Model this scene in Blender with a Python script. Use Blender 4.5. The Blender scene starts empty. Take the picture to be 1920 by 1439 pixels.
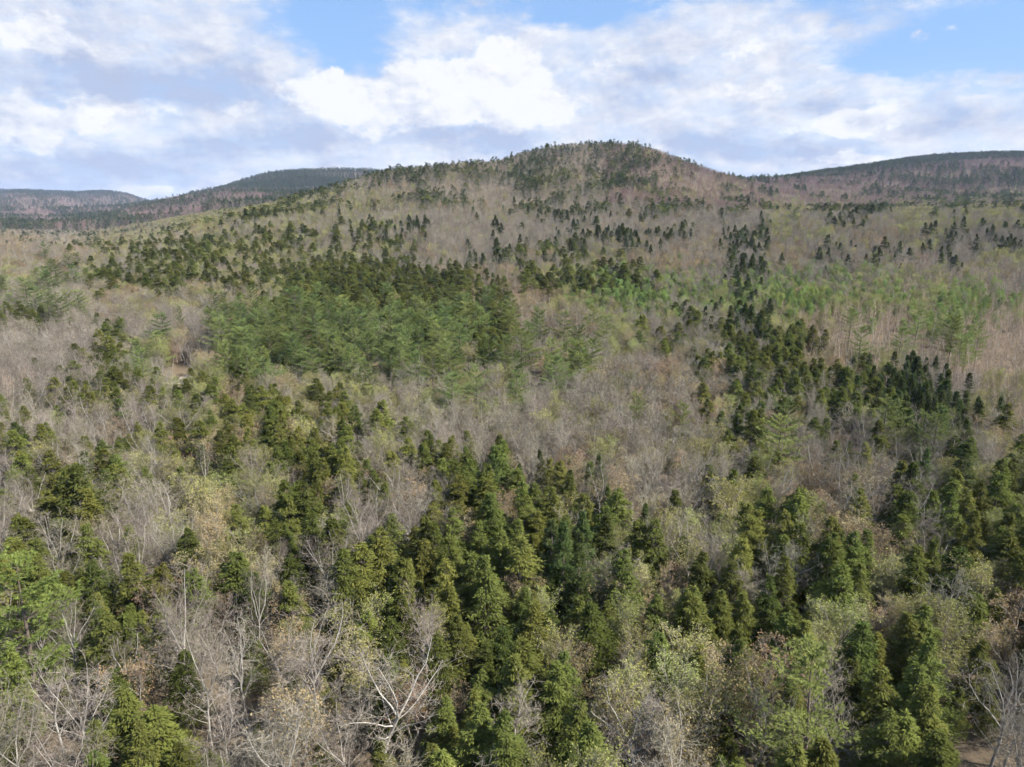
import bpy, math, random
import numpy as np

# ------------------------------------------------------------------ camera
F_PX, CX, CY, VH = 1297.0, 960.0, 719.5, 405.0        # photo pixels: focal length, centre, horizon row
CAM_H = 42.0
PITCH = math.atan((CY - VH) / F_PX)
scene = bpy.context.scene
cam_d = bpy.data.cameras.new("camera")
cam_d.sensor_fit = 'HORIZONTAL'
cam_d.sensor_width = 36.0
cam_d.lens = F_PX / 1920.0 * 36.0
cam_d.clip_end = 40000.0
cam = bpy.data.objects.new("camera", cam_d)
cam.location = (0, 0, CAM_H)
cam.rotation_euler = (math.pi / 2 - PITCH, 0, 0)
scene.collection.objects.link(cam)
scene.camera = cam

# ------------------------------------------------------------------ sun, sky, exposure
SUN_AZ, SUN_EL = math.radians(108.0), math.radians(44.0)   # clockwise from the view direction (+Y)
sun_dir = (math.sin(SUN_AZ) * math.cos(SUN_EL), math.cos(SUN_AZ) * math.cos(SUN_EL), math.sin(SUN_EL))
sun_d = bpy.data.lights.new("sun", 'SUN')
sun_d.energy = 5.0
sun_d.angle = math.radians(0.5)
sun_d.color = (1.0, 0.955, 0.88)
sun = bpy.data.objects.new("sun", sun_d)
from mathutils import Vector
sun.rotation_euler = Vector(sun_dir).to_track_quat('Z', 'Y').to_euler()
sun.location = (200, -150, 300)
scene.collection.objects.link(sun)

vs = scene.view_settings
vs.view_transform = 'Standard'
vs.look = 'None'
vs.gamma = 1.0
vs.use_curve_mapping = False
vs.exposure = 1.25
scene.cycles.max_bounces = 3
scene.cycles.diffuse_bounces = 2
scene.cycles.glossy_bounces = 1
scene.cycles.transmission_bounces = 3
scene.cycles.transparent_max_bounces = 4
scene.cycles.volume_bounces = 0
scene.cycles.use_denoising = True
scene.cycles.debug_use_spatial_splits = True
scene.cycles.use_adaptive_sampling = True
scene.cycles.adaptive_threshold = 0.06


class NT:
    """small helper for node trees"""
    def __init__(self, tree):
        self.t = tree
        tree.nodes.clear()

    def n(self, typ, **kw):
        nd = self.t.nodes.new(typ)
        for k, v in kw.items():
            setattr(nd, k, v)
        return nd

    def l(self, a, b):
        self.t.links.new(a, b)

    def put(self, sock, v):
        if hasattr(v, 'is_output') or hasattr(v, 'links'):
            self.l(v, sock)
        else:
            sock.default_value = v

    def m(self, op, a, b=0.0, c=None, clamp=False):
        nd = self.n('ShaderNodeMath', operation=op, use_clamp=clamp)
        self.put(nd.inputs[0], a)
        self.put(nd.inputs[1], b)
        if c is not None:
            self.put(nd.inputs[2], c)
        return nd.outputs[0]

    def mix(self, f, a, b):
        nd = self.n('ShaderNodeMix', data_type='RGBA')
        self.put(nd.inputs[0], f)
        self.put(nd.inputs[6], a)
        self.put(nd.inputs[7], b)
        return nd.outputs[2]

    def noise(self, vec, scale, detail=4.0, rough=0.55, dim='3D', out=0):
        nd = self.n('ShaderNodeTexNoise', noise_dimensions=dim)
        if vec is not None:
            self.l(vec, nd.inputs['Vector'])
        nd.inputs['Scale'].default_value = scale
        nd.inputs['Detail'].default_value = detail
        nd.inputs['Roughness'].default_value = rough
        return nd.outputs[out]

    def ramp(self, v, lo, hi):
        nd = self.n('ShaderNodeMapRange', interpolation_type='SMOOTHSTEP')
        self.put(nd.inputs['Value'], v)
        self.put(nd.inputs['From Min'], lo)
        self.put(nd.inputs['From Max'], hi)
        return nd.outputs[0]


def pix_dir(px, py):
    u, v = px - CX, py - CY
    return np.array([u, F_PX * math.cos(PITCH) - v * math.sin(PITCH), -F_PX * math.sin(PITCH) - v * math.cos(PITCH)])


def pix_azel(px, py):
    d = pix_dir(px, py)
    return math.atan2(d[0], d[1]), math.atan2(d[2], math.hypot(d[0], d[1]))


world = bpy.data.worlds.new("World")
scene.world = world
world.use_nodes = True
W = NT(world.node_tree)
SKY_STRENGTH = 0.083
sky = W.n('ShaderNodeTexSky', sky_type='NISHITA')
sky.sun_disc = False
sky.sun_elevation = SUN_EL
sky.sun_rotation = SUN_AZ
sky.altitude = 300.0
sky.air_density = 1.0
sky.dust_density = 0.6
sky.ozone_density = 1.5
tc = W.n('ShaderNodeTexCoord')
sep = W.n('ShaderNodeSeparateXYZ')
W.l(tc.outputs['Generated'], sep.inputs[0])
az0 = W.m('ARCTAN2', sep.outputs[0], sep.outputs[1])
el0 = W.m('ARCSINE', sep.outputs[2])
# clouds get flatter towards the horizon: stretch the noise sideways
comb = W.n('ShaderNodeCombineXYZ')
W.l(az0, comb.inputs[0])
W.l(W.m('MULTIPLY', el0, 2.1), comb.inputs[1])
P = comb.outputs[0]
comb2 = W.n('ShaderNodeCombineXYZ')
W.l(az0, comb2.inputs[0])
W.l(W.m('MULTIPLY', el0, 1.35), comb2.inputs[1])
P2 = comb2.outputs[0]
def warp(scale, amp, detail=5.0, off=0.0):
    mp = W.n('ShaderNodeMapping')
    mp.inputs['Location'].default_value = (off, off * 0.7, off * 1.3)
    W.l(P, mp.inputs['Vector'])
    nz = W.n('ShaderNodeSeparateXYZ')
    W.l(W.noise(mp.outputs[0], scale, detail, 0.6, out=1), nz.inputs[0])
    return (W.m('MULTIPLY', W.m('SUBTRACT', nz.outputs[0], 0.5), amp), W.m('MULTIPLY', W.m('SUBTRACT', nz.outputs[1], 0.5), amp * 0.55))
wx1, wy1 = warp(5.0, 0.10)
wx2, wy2 = warp(22.0, 0.035, 6.0, 3.1)
az = W.m('ADD', W.m('ADD', az0, wx1), wx2)
el = W.m('ADD', W.m('ADD', el0, wy1), wy2)
def blob(px, py, rx, ry, amt):
    a, e = pix_azel(px, py)
    dx = W.m('DIVIDE', W.m('SUBTRACT', az, a), rx / F_PX)
    dy = W.m('DIVIDE', W.m('SUBTRACT', el, e), ry / F_PX)
    d2 = W.m('ADD', W.m('MULTIPLY', dx, dx), W.m('MULTIPLY', dy, dy))
    g = W.m('EXPONENT', W.m('MULTIPLY', d2, -1.0))
    return W.m('MULTIPLY', g, amt)
def total(lst, start):
    s = start
    for b in lst:
        s = W.m('ADD', s, blob(*b))
    return s
fbm = W.noise(P, 6.0, 8.0, 0.6)
fbm_f = W.noise(P, 26.0, 6.0, 0.62)
cov0 = W.m('ADD', W.m('MULTIPLY', W.m('SUBTRACT', fbm, 0.5), 1.7), W.m('MULTIPLY', W.m('SUBTRACT', fbm_f, 0.5), 1.0))
cov = total([(625, 55, 95, 70, -0.95), (690, 118, 60, 30, -0.65), (1060, 22, 110, 26, -0.7), (1800, 92, 130, 40, -1.05), (1690, 110, 90, 22, -0.5),
             (1780, 178, 70, 12, -0.45), (1240, 5, 60, 20, -0.35), (430, 110, 30, 30, -0.2),
             (230, 90, 330, 110, 0.85), (900, 190, 300, 100, 0.95), (1400, 180, 340, 90, 0.75), (200, 250, 450, 100, 0.8), (1500, 260, 480, 70, 0.75), (1250, 70, 330, 60, 0.35)], W.m('ADD', cov0, 0.16))
density = W.m('MULTIPLY', W.ramp(cov, -0.02, 0.7), W.m('ADD', 0.62, W.m('MULTIPLY', W.ramp(W.noise(P, 17.0, 7.0, 0.62), 0.3, 0.65), 0.38)))
# thin veil over everything near the horizon
veil = W.m('MULTIPLY', W.ramp(el0, 0.20, -0.02), 0.75)
density = W.m('MAXIMUM', density, veil)
grey = total([(260, 172, 230, 26, 1.0), (120, 120, 130, 36, 0.35), (420, 130, 110, 40, 0.45), (850, 262, 150, 26, 1.0), (1220, 148, 55, 18, 0.6), (1390, 196, 60, 13, 0.55),
              (1540, 200, 40, 15, 0.5), (1440, 280, 150, 26, 0.85), (190, 300, 200, 26, 0.75), (420, 270, 120, 20, 0.3), (80, 345, 150, 16, 0.5), (560, 270, 70, 20, 0.25),
              (1780, 230, 140, 25, 0.3), (930, 130, 150, 60, -0.5), (60, 60, 90, 40, -0.3), (1440, 170, 70, 18, -0.6), (1600, 232, 80, 20, -0.5)],
             W.m('ADD', W.m('MULTIPLY', W.m('SUBTRACT', W.noise(P, 8.0, 9.0, 0.62), 0.5), 2.8), 0.26))
grey = W.ramp(grey, 0.0, 1.25)
# heaped cumulus heads; every cloud gets relief from light that falls from the upper right
def shifted(dx, dy):
    mp = W.n('ShaderNodeMapping')
    mp.inputs['Location'].default_value = (dx, dy, 0)
    W.l(P2, mp.inputs['Vector'])
    return mp.outputs[0]
def puff(vec, sc, det):
    return W.noise(vec, sc, det, 0.58)
lit = W.m('ADD', W.m('MULTIPLY', W.m('SUBTRACT', puff(P2, 9.0, 8.0), puff(shifted(0.010, 0.024), 9.0, 8.0)), 3.2),
          W.m('MULTIPLY', W.m('SUBTRACT', puff(P2, 26.0, 6.0), puff(shifted(0.004, 0.010), 26.0, 6.0)), 1.6))
bil = W.m('ADD', W.m('MULTIPLY', W.m('SUBTRACT', W.noise(P2, 12.0, 9.0, 0.6), 0.5), 1.7), W.m('MULTIPLY', W.m('SUBTRACT', W.noise(P2, 45.0, 5.0, 0.6), 0.5), 0.5))
heap = total([(880, 185, 150, 52, 0.85), (945, 118, 70, 36, 0.7), (790, 170, 60, 40, 0.5), (600, 165, 120, 40, 0.6), (660, 215, 110, 40, 0.45), (1445, 165, 75, 22, 0.75), (1600, 228, 95, 26, 0.8),
              (70, 60, 90, 45, 0.7), (60, 225, 130, 42, 0.6), (300, 205, 150, 18, 0.4), (1560, 295, 110, 13, 0.7), (285, 355, 60, 12, 0.7), (1290, 90, 160, 40, 0.35), (1680, 60, 160, 30, 0.3),
              (1000, 215, 90, 40, 0.5)], W.m('SUBTRACT', bil, 0.34))
heap = W.m('MULTIPLY', W.ramp(heap, -0.02, 0.20), W.ramp(el0, 0.6, 0.25))
density = W.m('MAXIMUM', density, W.m('MULTIPLY', heap, 0.95))
bright = W.m('ADD', W.m('SUBTRACT', W.m('ADD', 0.66, W.m('MULTIPLY', heap, 0.42)), W.m('MULTIPLY', grey, 0.74)), W.m('MULTIPLY', lit, W.m('ADD', 0.55, W.m('MULTIPLY', heap, 0.35))), None, True)
cloud = W.mix(bright, (2.55, 2.95, 3.95, 1), (5.1, 5.12, 5.2, 1))
skycol = W.mix(0.7, sky.outputs[0], (1.55, 2.75, 4.95, 1))
bg = W.n('ShaderNodeBackground')
W.l(W.mix(density, skycol, cloud), bg.inputs['Color'])
bg.inputs['Strength'].default_value = SKY_STRENGTH
wo = W.n('ShaderNodeOutputWorld')
W.l(bg.outputs[0], wo.inputs['Surface'])

# ------------------------------------------------------------------ terrain
YS = [0, 130, 170, 260, 350, 430, 500, 600, 720, 820, 900, 1000, 1200, 1500, 2000, 2500, 3000, 4000, 5500, 8000]
TAB = {
    -300: [0, 0, 1, 10, 20, 14, 10, 6, 8, 12, 14, 16, 18, 22, 35, 60, 95, 165, 130, 110],
    0:    [0, 0, 1, 10, 20, 15, 10, 6, 8, 12, 14, 16, 18, 22, 35, 60, 100, 176, 130, 110],
    60:   [0, 0, 1, 9, 19, 15, 11, 7, 8, 12, 14, 16, 18, 22, 36, 66, 122, 180, 130, 110],
    110:  [0, 0, 1, 9, 18, 16, 12, 8, 8, 12, 14, 16, 19, 24, 38, 60, 104, 168, 125, 105],
    155:  [0, 0, 1, 8, 17, 16, 12, 8, 8, 12, 14, 16, 20, 25, 40, 60, 80, 156, 120, 100],
    205:  [0, 0, 1, 8, 17, 19, 15, 9, 9, 12, 14, 16, 21, 28, 48, 62, 76, 184, 120, 100],
    245:  [0, 0, 1, 8, 17, 21, 17, 12, 10, 13, 15, 17, 24, 34, 56, 64, 72, 168, 110, 95],
    300:  [0, 0, 1, 8, 18, 24, 22, 18, 14, 14, 16, 20, 30, 45, 76, 70, 60, 90, 90, 90],
    430:  [0, 0, 1, 8, 17, 28, 37, 34, 29, 27, 30, 35, 50, 74, 102, 130, 100, 80, 90, 90],
    490:  [0, 0, 1, 8, 16, 28, 38, 40, 36, 34, 34, 38, 52, 74, 100, 176, 130, 90, 90, 90],
    560:  [0, 0, 1, 8, 16, 28, 38, 47, 48, 44, 44, 46, 58, 72, 98, 194, 150, 100, 90, 90],
    740:  [0, 0, 1, 7, 16, 28, 39, 57, 84, 82, 76, 70, 68, 72, 98, 198, 150, 100, 90, 90],
    900:  [0, 0, 1, 7, 16, 28, 39, 56, 80, 99, 94, 86, 72, 70, 95, 150, 120, 100, 90, 90],
    1000: [0, 0, 1, 7, 16, 28, 39, 55, 80, 104, 118, 108, 78, 70, 95, 120, 110, 100, 90, 90],
    1100: [0, 0, 1, 7, 16, 28, 38, 53, 77, 106, 127, 119, 84, 70, 95, 120, 110, 100, 90, 90],
    1200: [0, 0, 1, 7, 16, 28, 37, 51, 73, 100, 124, 119, 88, 76, 100, 120, 110, 100, 90, 90],
    1300: [0, 0, 1, 7, 16, 27, 36, 46, 62, 82, 100, 107, 86, 88, 112, 120, 110, 100, 90, 90],
    1400: [0, 0, 1, 7, 16, 27, 35, 42, 52, 62, 73, 86, 84, 98, 130, 120, 110, 100, 90, 90],
    1500: [0, 0, 1, 7, 16, 29, 37, 38, 42, 48, 55, 65, 86, 112, 148, 110, 105, 100, 90, 90],
    1700: [0, 0, 1, 7, 17, 31, 41, 39, 41, 46, 52, 61, 86, 132, 190, 150, 120, 100, 90, 90],
    1920: [0, 0, 1, 7, 17, 32, 43, 41, 43, 47, 53, 63, 92, 145, 206, 180, 130, 100, 90, 90],
    2200: [0, 0, 1, 7, 17, 32, 43, 41, 43, 47, 53, 63, 92, 145, 206, 190, 130, 100, 90, 90],
}
AX = np.array(sorted(TAB))
TZ = np.array([TAB[k] for k in AX], float)
NA, NS = 241, 261
A_LO, A_HI = (-300 - CX) / F_PX * math.cos(PITCH), (2200 - CX) / F_PX * math.cos(PITCH)
fa = np.linspace(-300, 2200, NA)
S_LO, S_HI = math.log(60.0), math.log(8100.0)
fs = np.linspace(S_LO, S_HI, NS)
_tmp = np.array([np.interp(np.exp(fs) - 60.0, YS, TZ[i]) for i in range(len(AX))])
FZ = np.array([np.interp(fa, AX, _tmp[:, j]) for j in range(NS)]).T          # [NA, NS]
def _blur(arr, axis, r):
    k = np.exp(-0.5 * (np.arange(-3 * r, 3 * r + 1) / r) ** 2)
    k /= k.sum()
    pad = [(0, 0), (0, 0)]
    pad[axis] = (3 * r, 3 * r)
    ap = np.pad(arr, pad, mode='edge')
    return np.apply_along_axis(lambda v: np.convolve(v, k, mode='valid'), axis, ap)
FZ = _blur(_blur(FZ, 0, 3), 1, 2)
rs = np.random.RandomState(5)
_waves = [(rs.uniform(-1, 1, 2), rs.uniform(0, 6.28)) for _ in range(24)]
def relief(x, y, amp_k=1.0):
    d = np.hypot(x, y)
    z = np.zeros_like(x)
    for i, (k, ph) in enumerate(_waves):
        wl = [35, 60, 110, 220, 420, 800][i % 6]
        am = [0.25, 0.5, 0.9, 1.6, 3.5, 5.0][i % 6] * 0.5
        kk = k / np.linalg.norm(k) * (2 * math.pi / wl)
        z += am * np.sin(kk[0] * x + kk[1] * y + ph) * np.clip(d / (wl * 3.0), 0, 1)
    return z * np.clip((d - 60) / 300.0, 0, 1)
def ground(x, y):
    x = np.asarray(x, float)
    y = np.asarray(y, float)
    yc = np.clip(y, 0, 8000)
    a = np.clip(x / np.maximum(yc, 60.0), A_LO, A_HI)
    ia = (a - A_LO) / (A_HI - A_LO) * (NA - 1)
    is_ = (np.log(yc + 60.0) - S_LO) / (S_HI - S_LO) * (NS - 1)
    i0 = np.clip(ia.astype(int), 0, NA - 2)
    j0 = np.clip(is_.astype(int), 0, NS - 2)
    fx, fy = ia - i0, is_ - j0
    z = (FZ[i0, j0] * (1 - fx) * (1 - fy) + FZ[i0 + 1, j0] * fx * (1 - fy) + FZ[i0, j0 + 1] * (1 - fx) * fy + FZ[i0 + 1, j0 + 1] * fx * fy)
    return z + relief(x, y)

def project(x, y, z):
    x, y, z = np.asarray(x, float), np.asarray(y, float), np.asarray(z, float) - CAM_H
    dep = y * math.cos(PITCH) - z * math.sin(PITCH)
    up = y * math.sin(PITCH) + z * math.cos(PITCH)
    dep = np.maximum(dep, 0.1)
    return CX + F_PX * x / dep, CY - F_PX * up / dep, dep

def locate(px, py, h, ymin=20.0, ymax=1500.0):
    """ground point of a thing of height h whose top is seen at photo pixel (px, py)"""
    d = pix_dir(px, py)
    ys = np.exp(np.linspace(math.log(ymin), math.log(ymax), 3000))
    t = ys / d[1]
    xs = t * d[0]
    zs = CAM_H + t * d[2]
    gz = ground(xs, ys) + h
    below = np.nonzero(zs <= gz)[0]
    i = below[0] if len(below) else int(np.argmin(zs - gz))
    return float(xs[i]), float(ys[i])

# ------------------------------------------------------------------ materials
MATS = {}
def new_mat(name):
    mt = bpy.data.materials.new(name)
    mt.use_nodes = True
    MATS[name] = mt
    return NT(mt.node_tree)

def leaf_mat(name, c1, c2, c3, transl=0.3, tint_amt=0.6):
    """c1..c2 by tree, c3 mixed in by leaf spray"""
    N = new_mat(name)
    oi = N.n('ShaderNodeObjectInfo')
    at = N.n('ShaderNodeAttribute', attribute_name='tint')
    base = N.mix(oi.outputs['Random'], (*c1, 1), (*c2, 1))
    base = N.mix(N.m('MULTIPLY', at.outputs['Fac'], tint_amt), base, (*c3, 1))
    hsv = N.n('ShaderNodeHueSaturation')
    r2 = N.m('FRACT', N.m('MULTIPLY', oi.outputs['Random'], 17.31))
    N.l(N.m('ADD', N.m('MULTIPLY', r2, 0.045), 0.4775), hsv.inputs['Hue'])
    r3 = N.m('FRACT', N.m('MULTIPLY', oi.outputs['Random'], 91.7))
    N.l(N.m('ADD', N.m('MULTIPLY', r3, 0.7), 0.7), hsv.inputs['Value'])
    tn = N.n('ShaderNodeMix', data_type='RGBA', blend_type='MULTIPLY')
    tn.inputs[0].default_value = 1.0
    N.l(base, tn.inputs[6])
    N.l(oi.outputs['Color'], tn.inputs[7])
    N.l(tn.outputs[2], hsv.inputs['Color'])
    d = N.n('ShaderNodeBsdfDiffuse')
    t = N.n('ShaderNodeBsdfTranslucent')
    N.l(hsv.outputs[0], d.inputs['Color'])
    N.l(hsv.outputs[0], t.inputs['Color'])
    mx = N.n('ShaderNodeMixShader')
    mx.inputs[0].default_value = transl
    N.l(d.outputs[0], mx.inputs[1])
    N.l(t.outputs[0], mx.inputs[2])
    out = N.n('ShaderNodeOutputMaterial')
    N.l(mx.outputs[0], out.inputs['Surface'])

def bark_mat(name, c1, c2, patch=0.5, scale=2.0):
    N = new_mat(name)
    oi = N.n('ShaderNodeObjectInfo')
    tcn = N.n('ShaderNodeTexCoord')
    base = N.mix(oi.outputs['Random'], (*c1, 1), (*c2, 1))
    nz = N.noise(tcn.outputs['Object'], scale, 4.0, 0.6)
    dark = tuple(0.45 * v for v in c1)
    base = N.mix(N.m('MULTIPLY', N.ramp(nz, 0.45, 0.75), patch), base, (*dark, 1))
    d = N.n('ShaderNodeBsdfDiffuse')
    N.l(base, d.inputs['Color'])
    out = N.n('ShaderNodeOutputMaterial')
    N.l(d.outputs[0], out.inputs['Surface'])

leaf_mat('hemlock_needles', (0.053, 0.070, 0.019), (0.104, 0.113, 0.027), (0.168, 0.174, 0.045), 0.22)
leaf_mat('pine_needles', (0.100, 0.146, 0.052), (0.145, 0.178, 0.050), (0.245, 0.272, 0.092), 0.25)
leaf_mat('spruce_needles', (0.046, 0.068, 0.024), (0.064, 0.082, 0.022), (0.105, 0.124, 0.044), 0.2)
leaf_mat('maple_twigs', (0.192, 0.171, 0.148), (0.225, 0.200, 0.150), (0.285, 0.248, 0.165), 0.1, 0.6)
leaf_mat('beech_twigs', (0.245, 0.220, 0.186), (0.180, 0.158, 0.128), (0.185, 0.142, 0.100), 0.1, 0.6)
leaf_mat('russet_buds', (0.270, 0.185, 0.110), (0.260, 0.205, 0.095), (0.330, 0.260, 0.140), 0.3)
leaf_mat('shade_toned_red_maple_twigs', (0.175, 0.105, 0.103), (0.195, 0.126, 0.112), (0.205, 0.140, 0.118), 0.1, 0.5)  # purple-brown bare twigs, with cloud shade put into the colour
leaf_mat('yellow_buds', (0.270, 0.275, 0.070), (0.235, 0.240, 0.085), (0.320, 0.305, 0.120), 0.35)
leaf_mat('birch_twigs', (0.280, 0.210, 0.160), (0.330, 0.250, 0.170), (0.350, 0.290, 0.180), 0.1, 0.5)
leaf_mat('aspen_leaves', (0.145, 0.225, 0.068), (0.205, 0.260, 0.062), (0.260, 0.320, 0.105), 0.35)
bark_mat('conifer_bark', (0.12, 0.095, 0.075), (0.16, 0.13, 0.11))
bark_mat('maple_bark', (0.36, 0.325, 0.28), (0.25, 0.22, 0.19), 0.4)
bark_mat('beech_bark', (0.40, 0.375, 0.325), (0.26, 0.235, 0.20), 0.6)
bark_mat('birch_bark', (0.55, 0.50, 0.42), (0.44, 0.38, 0.31), 0.3)

N = new_mat('forest_floor')
geo = N.n('ShaderNodeNewGeometry')
n1 = N.noise(geo.outputs['Position'], 0.05, 6.0, 0.65)
n2 = N.noise(geo.outputs['Position'], 0.9, 6.0, 0.7)
c = N.mix(N.ramp(n1, 0.35, 0.65), (0.095, 0.073, 0.050, 1), (0.160, 0.125, 0.085, 1))
c = N.mix(N.m('MULTIPLY', N.ramp(n2, 0.5, 0.75), 0.6), c, (0.070, 0.060, 0.035, 1))
d = N.n('ShaderNodeBsdfDiffuse')
N.l(c, d.inputs['Color'])
bp = N.n('ShaderNodeBump')
bp.inputs['Distance'].default_value = 0.4
bp.inputs['Strength'].default_value = 0.6
N.l(n2, bp.inputs['Height'])
N.l(bp.outputs[0], d.inputs['Normal'])
o = N.n('ShaderNodeOutputMaterial')
N.l(d.outputs[0], o.inputs['Surface'])

def tag(o, label=None, cat=None, group=None, kind=None):
    if label: o['label'] = label
    if cat: o['category'] = cat
    if group: o['group'] = group
    if kind: o['kind'] = kind
    return o

# terrain sheet
def stretch(lo, hi, n, k):
    t = np.linspace(-1, 1, n)
    s = np.sinh(k * t) / math.sinh(k)
    return np.where(s < 0, -s * lo, s * hi)
gx = stretch(-9000, 9000, 300, 5.0)
gy = np.concatenate([np.linspace(-1500, -60, 14), np.linspace(-40, 200, 40), 200 + np.cumsum(np.geomspace(6, 130, 190) )])
gy = gy[gy < 9500]
GX, GY = np.meshgrid(gx, gy)
GZ = ground(GX, GY)
nv_y, nv_x = GX.shape
verts = np.stack([GX.ravel(), GY.ravel(), GZ.ravel()], 1)
ii = (np.arange(nv_y - 1)[:, None] * nv_x + np.arange(nv_x - 1)[None, :]).ravel()
faces = np.stack([ii, ii + 1, ii + nv_x + 1, ii + nv_x], 1)
me = bpy.data.meshes.new("terrain")
me.from_pydata(verts.tolist(), [], faces.tolist())
me.polygons.foreach_set('use_smooth', np.ones(len(me.polygons), bool))
me.materials.append(MATS['forest_floor'])
terrain = bpy.data.objects.new("terrain", me)
scene.collection.objects.link(terrain)
tag(terrain, 'brown leaf-littered hillside under the trees', None, None, 'structure')

# ------------------------------------------------------------------ tree meshes
class MB:
    """collects triangles with a tint value per triangle"""
    def __init__(self):
        self.v, self.f, self.t, self.n = [], [], [], 0

    def add(self, verts, faces, tint):
        verts = np.asarray(verts, float).reshape(-1, 3)
        faces = np.asarray(faces, int).reshape(-1, 3)
        self.v.append(verts)
        self.f.append(faces + self.n)
        self.t.append(np.broadcast_to(np.asarray(tint, float), (len(faces),)))
        self.n += len(verts)

    def tube(self, pts, rad, sides, tint=0.0):
        pts = np.asarray(pts, float)
        n = len(pts)
        tan = np.gradient(pts, axis=0)
        tan /= np.linalg.norm(tan, axis=1)[:, None] + 1e-9
        ref = np.array([0, 0, 1.0]) if abs(tan[0, 2]) < 0.8 else np.array([1.0, 0, 0])
        u = np.cross(tan, ref)
        u /= np.linalg.norm(u, axis=1)[:, None] + 1e-9
        w = np.cross(tan, u)
        ang = np.arange(sides) * 2 * math.pi / sides
        ring = (u[:, None, :] * np.cos(ang)[None, :, None] + w[:, None, :] * np.sin(ang)[None, :, None]) * np.asarray(rad)[:, None, None] + pts[:, None, :]
        fs_ = []
        for i in range(n - 1):
            for k in range(sides):
                a, b = i * sides + k, i * sides + (k + 1) % sides
                fs_.append((a, b, b + sides))
                fs_.append((a, b + sides, a + sides))
        self.add(ring.reshape(-1, 3), fs_, tint)

    def slivers(self, p, d, length, width, rng, tint):
        """thin pointed triangles from points p along directions d (arrays)"""
        p, d = np.asarray(p, float), np.asarray(d, float)
        m = len(p)
        if m == 0:
            return
        side = np.cross(d, rng.normal(size=(m, 3)))
        side /= np.linalg.norm(side, axis=1)[:, None] + 1e-9
        L = np.broadcast_to(length, (m,))[:, None]
        Wd = np.broadcast_to(width, (m,))[:, None] * 0.5
        v = np.stack([p - side * Wd, p + side * Wd, p + d * L], 1).reshape(-1, 3)
        self.add(v, np.arange(3 * m).reshape(-1, 3), tint)

    def diamonds(self, p, d, nrm, length, width, tint):
        """leaf-like diamonds lying along d with rough normal nrm"""
        m = len(p)
        if m == 0:
            return
        d = d / (np.linalg.norm(d, axis=1)[:, None] + 1e-9)
        side = np.cross(d, nrm)
        side /= np.linalg.norm(side, axis=1)[:, None] + 1e-9
        L = np.broadcast_to(length, (m,))[:, None]
        Wd = np.broadcast_to(width, (m,))[:, None] * 0.5
        v = np.stack([p, p + d * L * 0.45 + side * Wd, p + d * L, p + d * L * 0.45 - side * Wd], 1).reshape(-1, 3)
        b = np.arange(m)[:, None] * 4
        f = np.concatenate([b + np.array([0, 1, 2]), b + np.array([0, 2, 3])], 1).reshape(-1, 3)
        self.add(v, f, np.repeat(np.broadcast_to(tint, (m,)), 2))

    def arrays(self):
        return np.concatenate(self.v), np.concatenate(self.f), np.concatenate(self.t)

def build_mesh(name, builders_mats):
    """one mesh out of [(MB, material), ...]"""
    vs_, fs_, ts_, mi, n = [], [], [], [], 0
    for k, (mb, _m) in enumerate(builders_mats):
        v, f, t = mb.arrays()
        vs_.append(v); fs_.append(f + n); ts_.append(t); mi.append(np.full(len(f), k)); n += len(v)
    v, f, t, mi = np.concatenate(vs_), np.concatenate(fs_), np.concatenate(ts_), np.concatenate(mi)
    me = bpy.data.meshes.new(name)
    me.vertices.add(len(v))
    me.vertices.foreach_set('co', v.astype(np.float32).ravel())
    me.loops.add(len(f) * 3)
    me.loops.foreach_set('vertex_index', f.astype(np.int32).ravel())
    me.polygons.add(len(f))
    me.polygons.foreach_set('loop_start', (np.arange(len(f)) * 3).astype(np.int32))
    me.polygons.foreach_set('material_index', mi.astype(np.int32))
    at = me.attributes.new('tint', 'FLOAT', 'FACE')
    at.data.foreach_set('value', t.astype(np.float32))
    for _mb, m in builders_mats:
        me.materials.append(MATS[m])
    me.update(calc_edges=True)
    return me

def unit(v):
    return v / (np.linalg.norm(v) + 1e-9)

def bend_path(rng, p, d, length, n, wob, up=0.0):
    pts = [p]
    step = length / n
    for _ in range(n):
        d = unit(d + rng.normal(size=3) * wob + np.array([0, 0, up]))
        p = p + d * step
        pts.append(p)
    return np.array(pts), d

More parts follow.
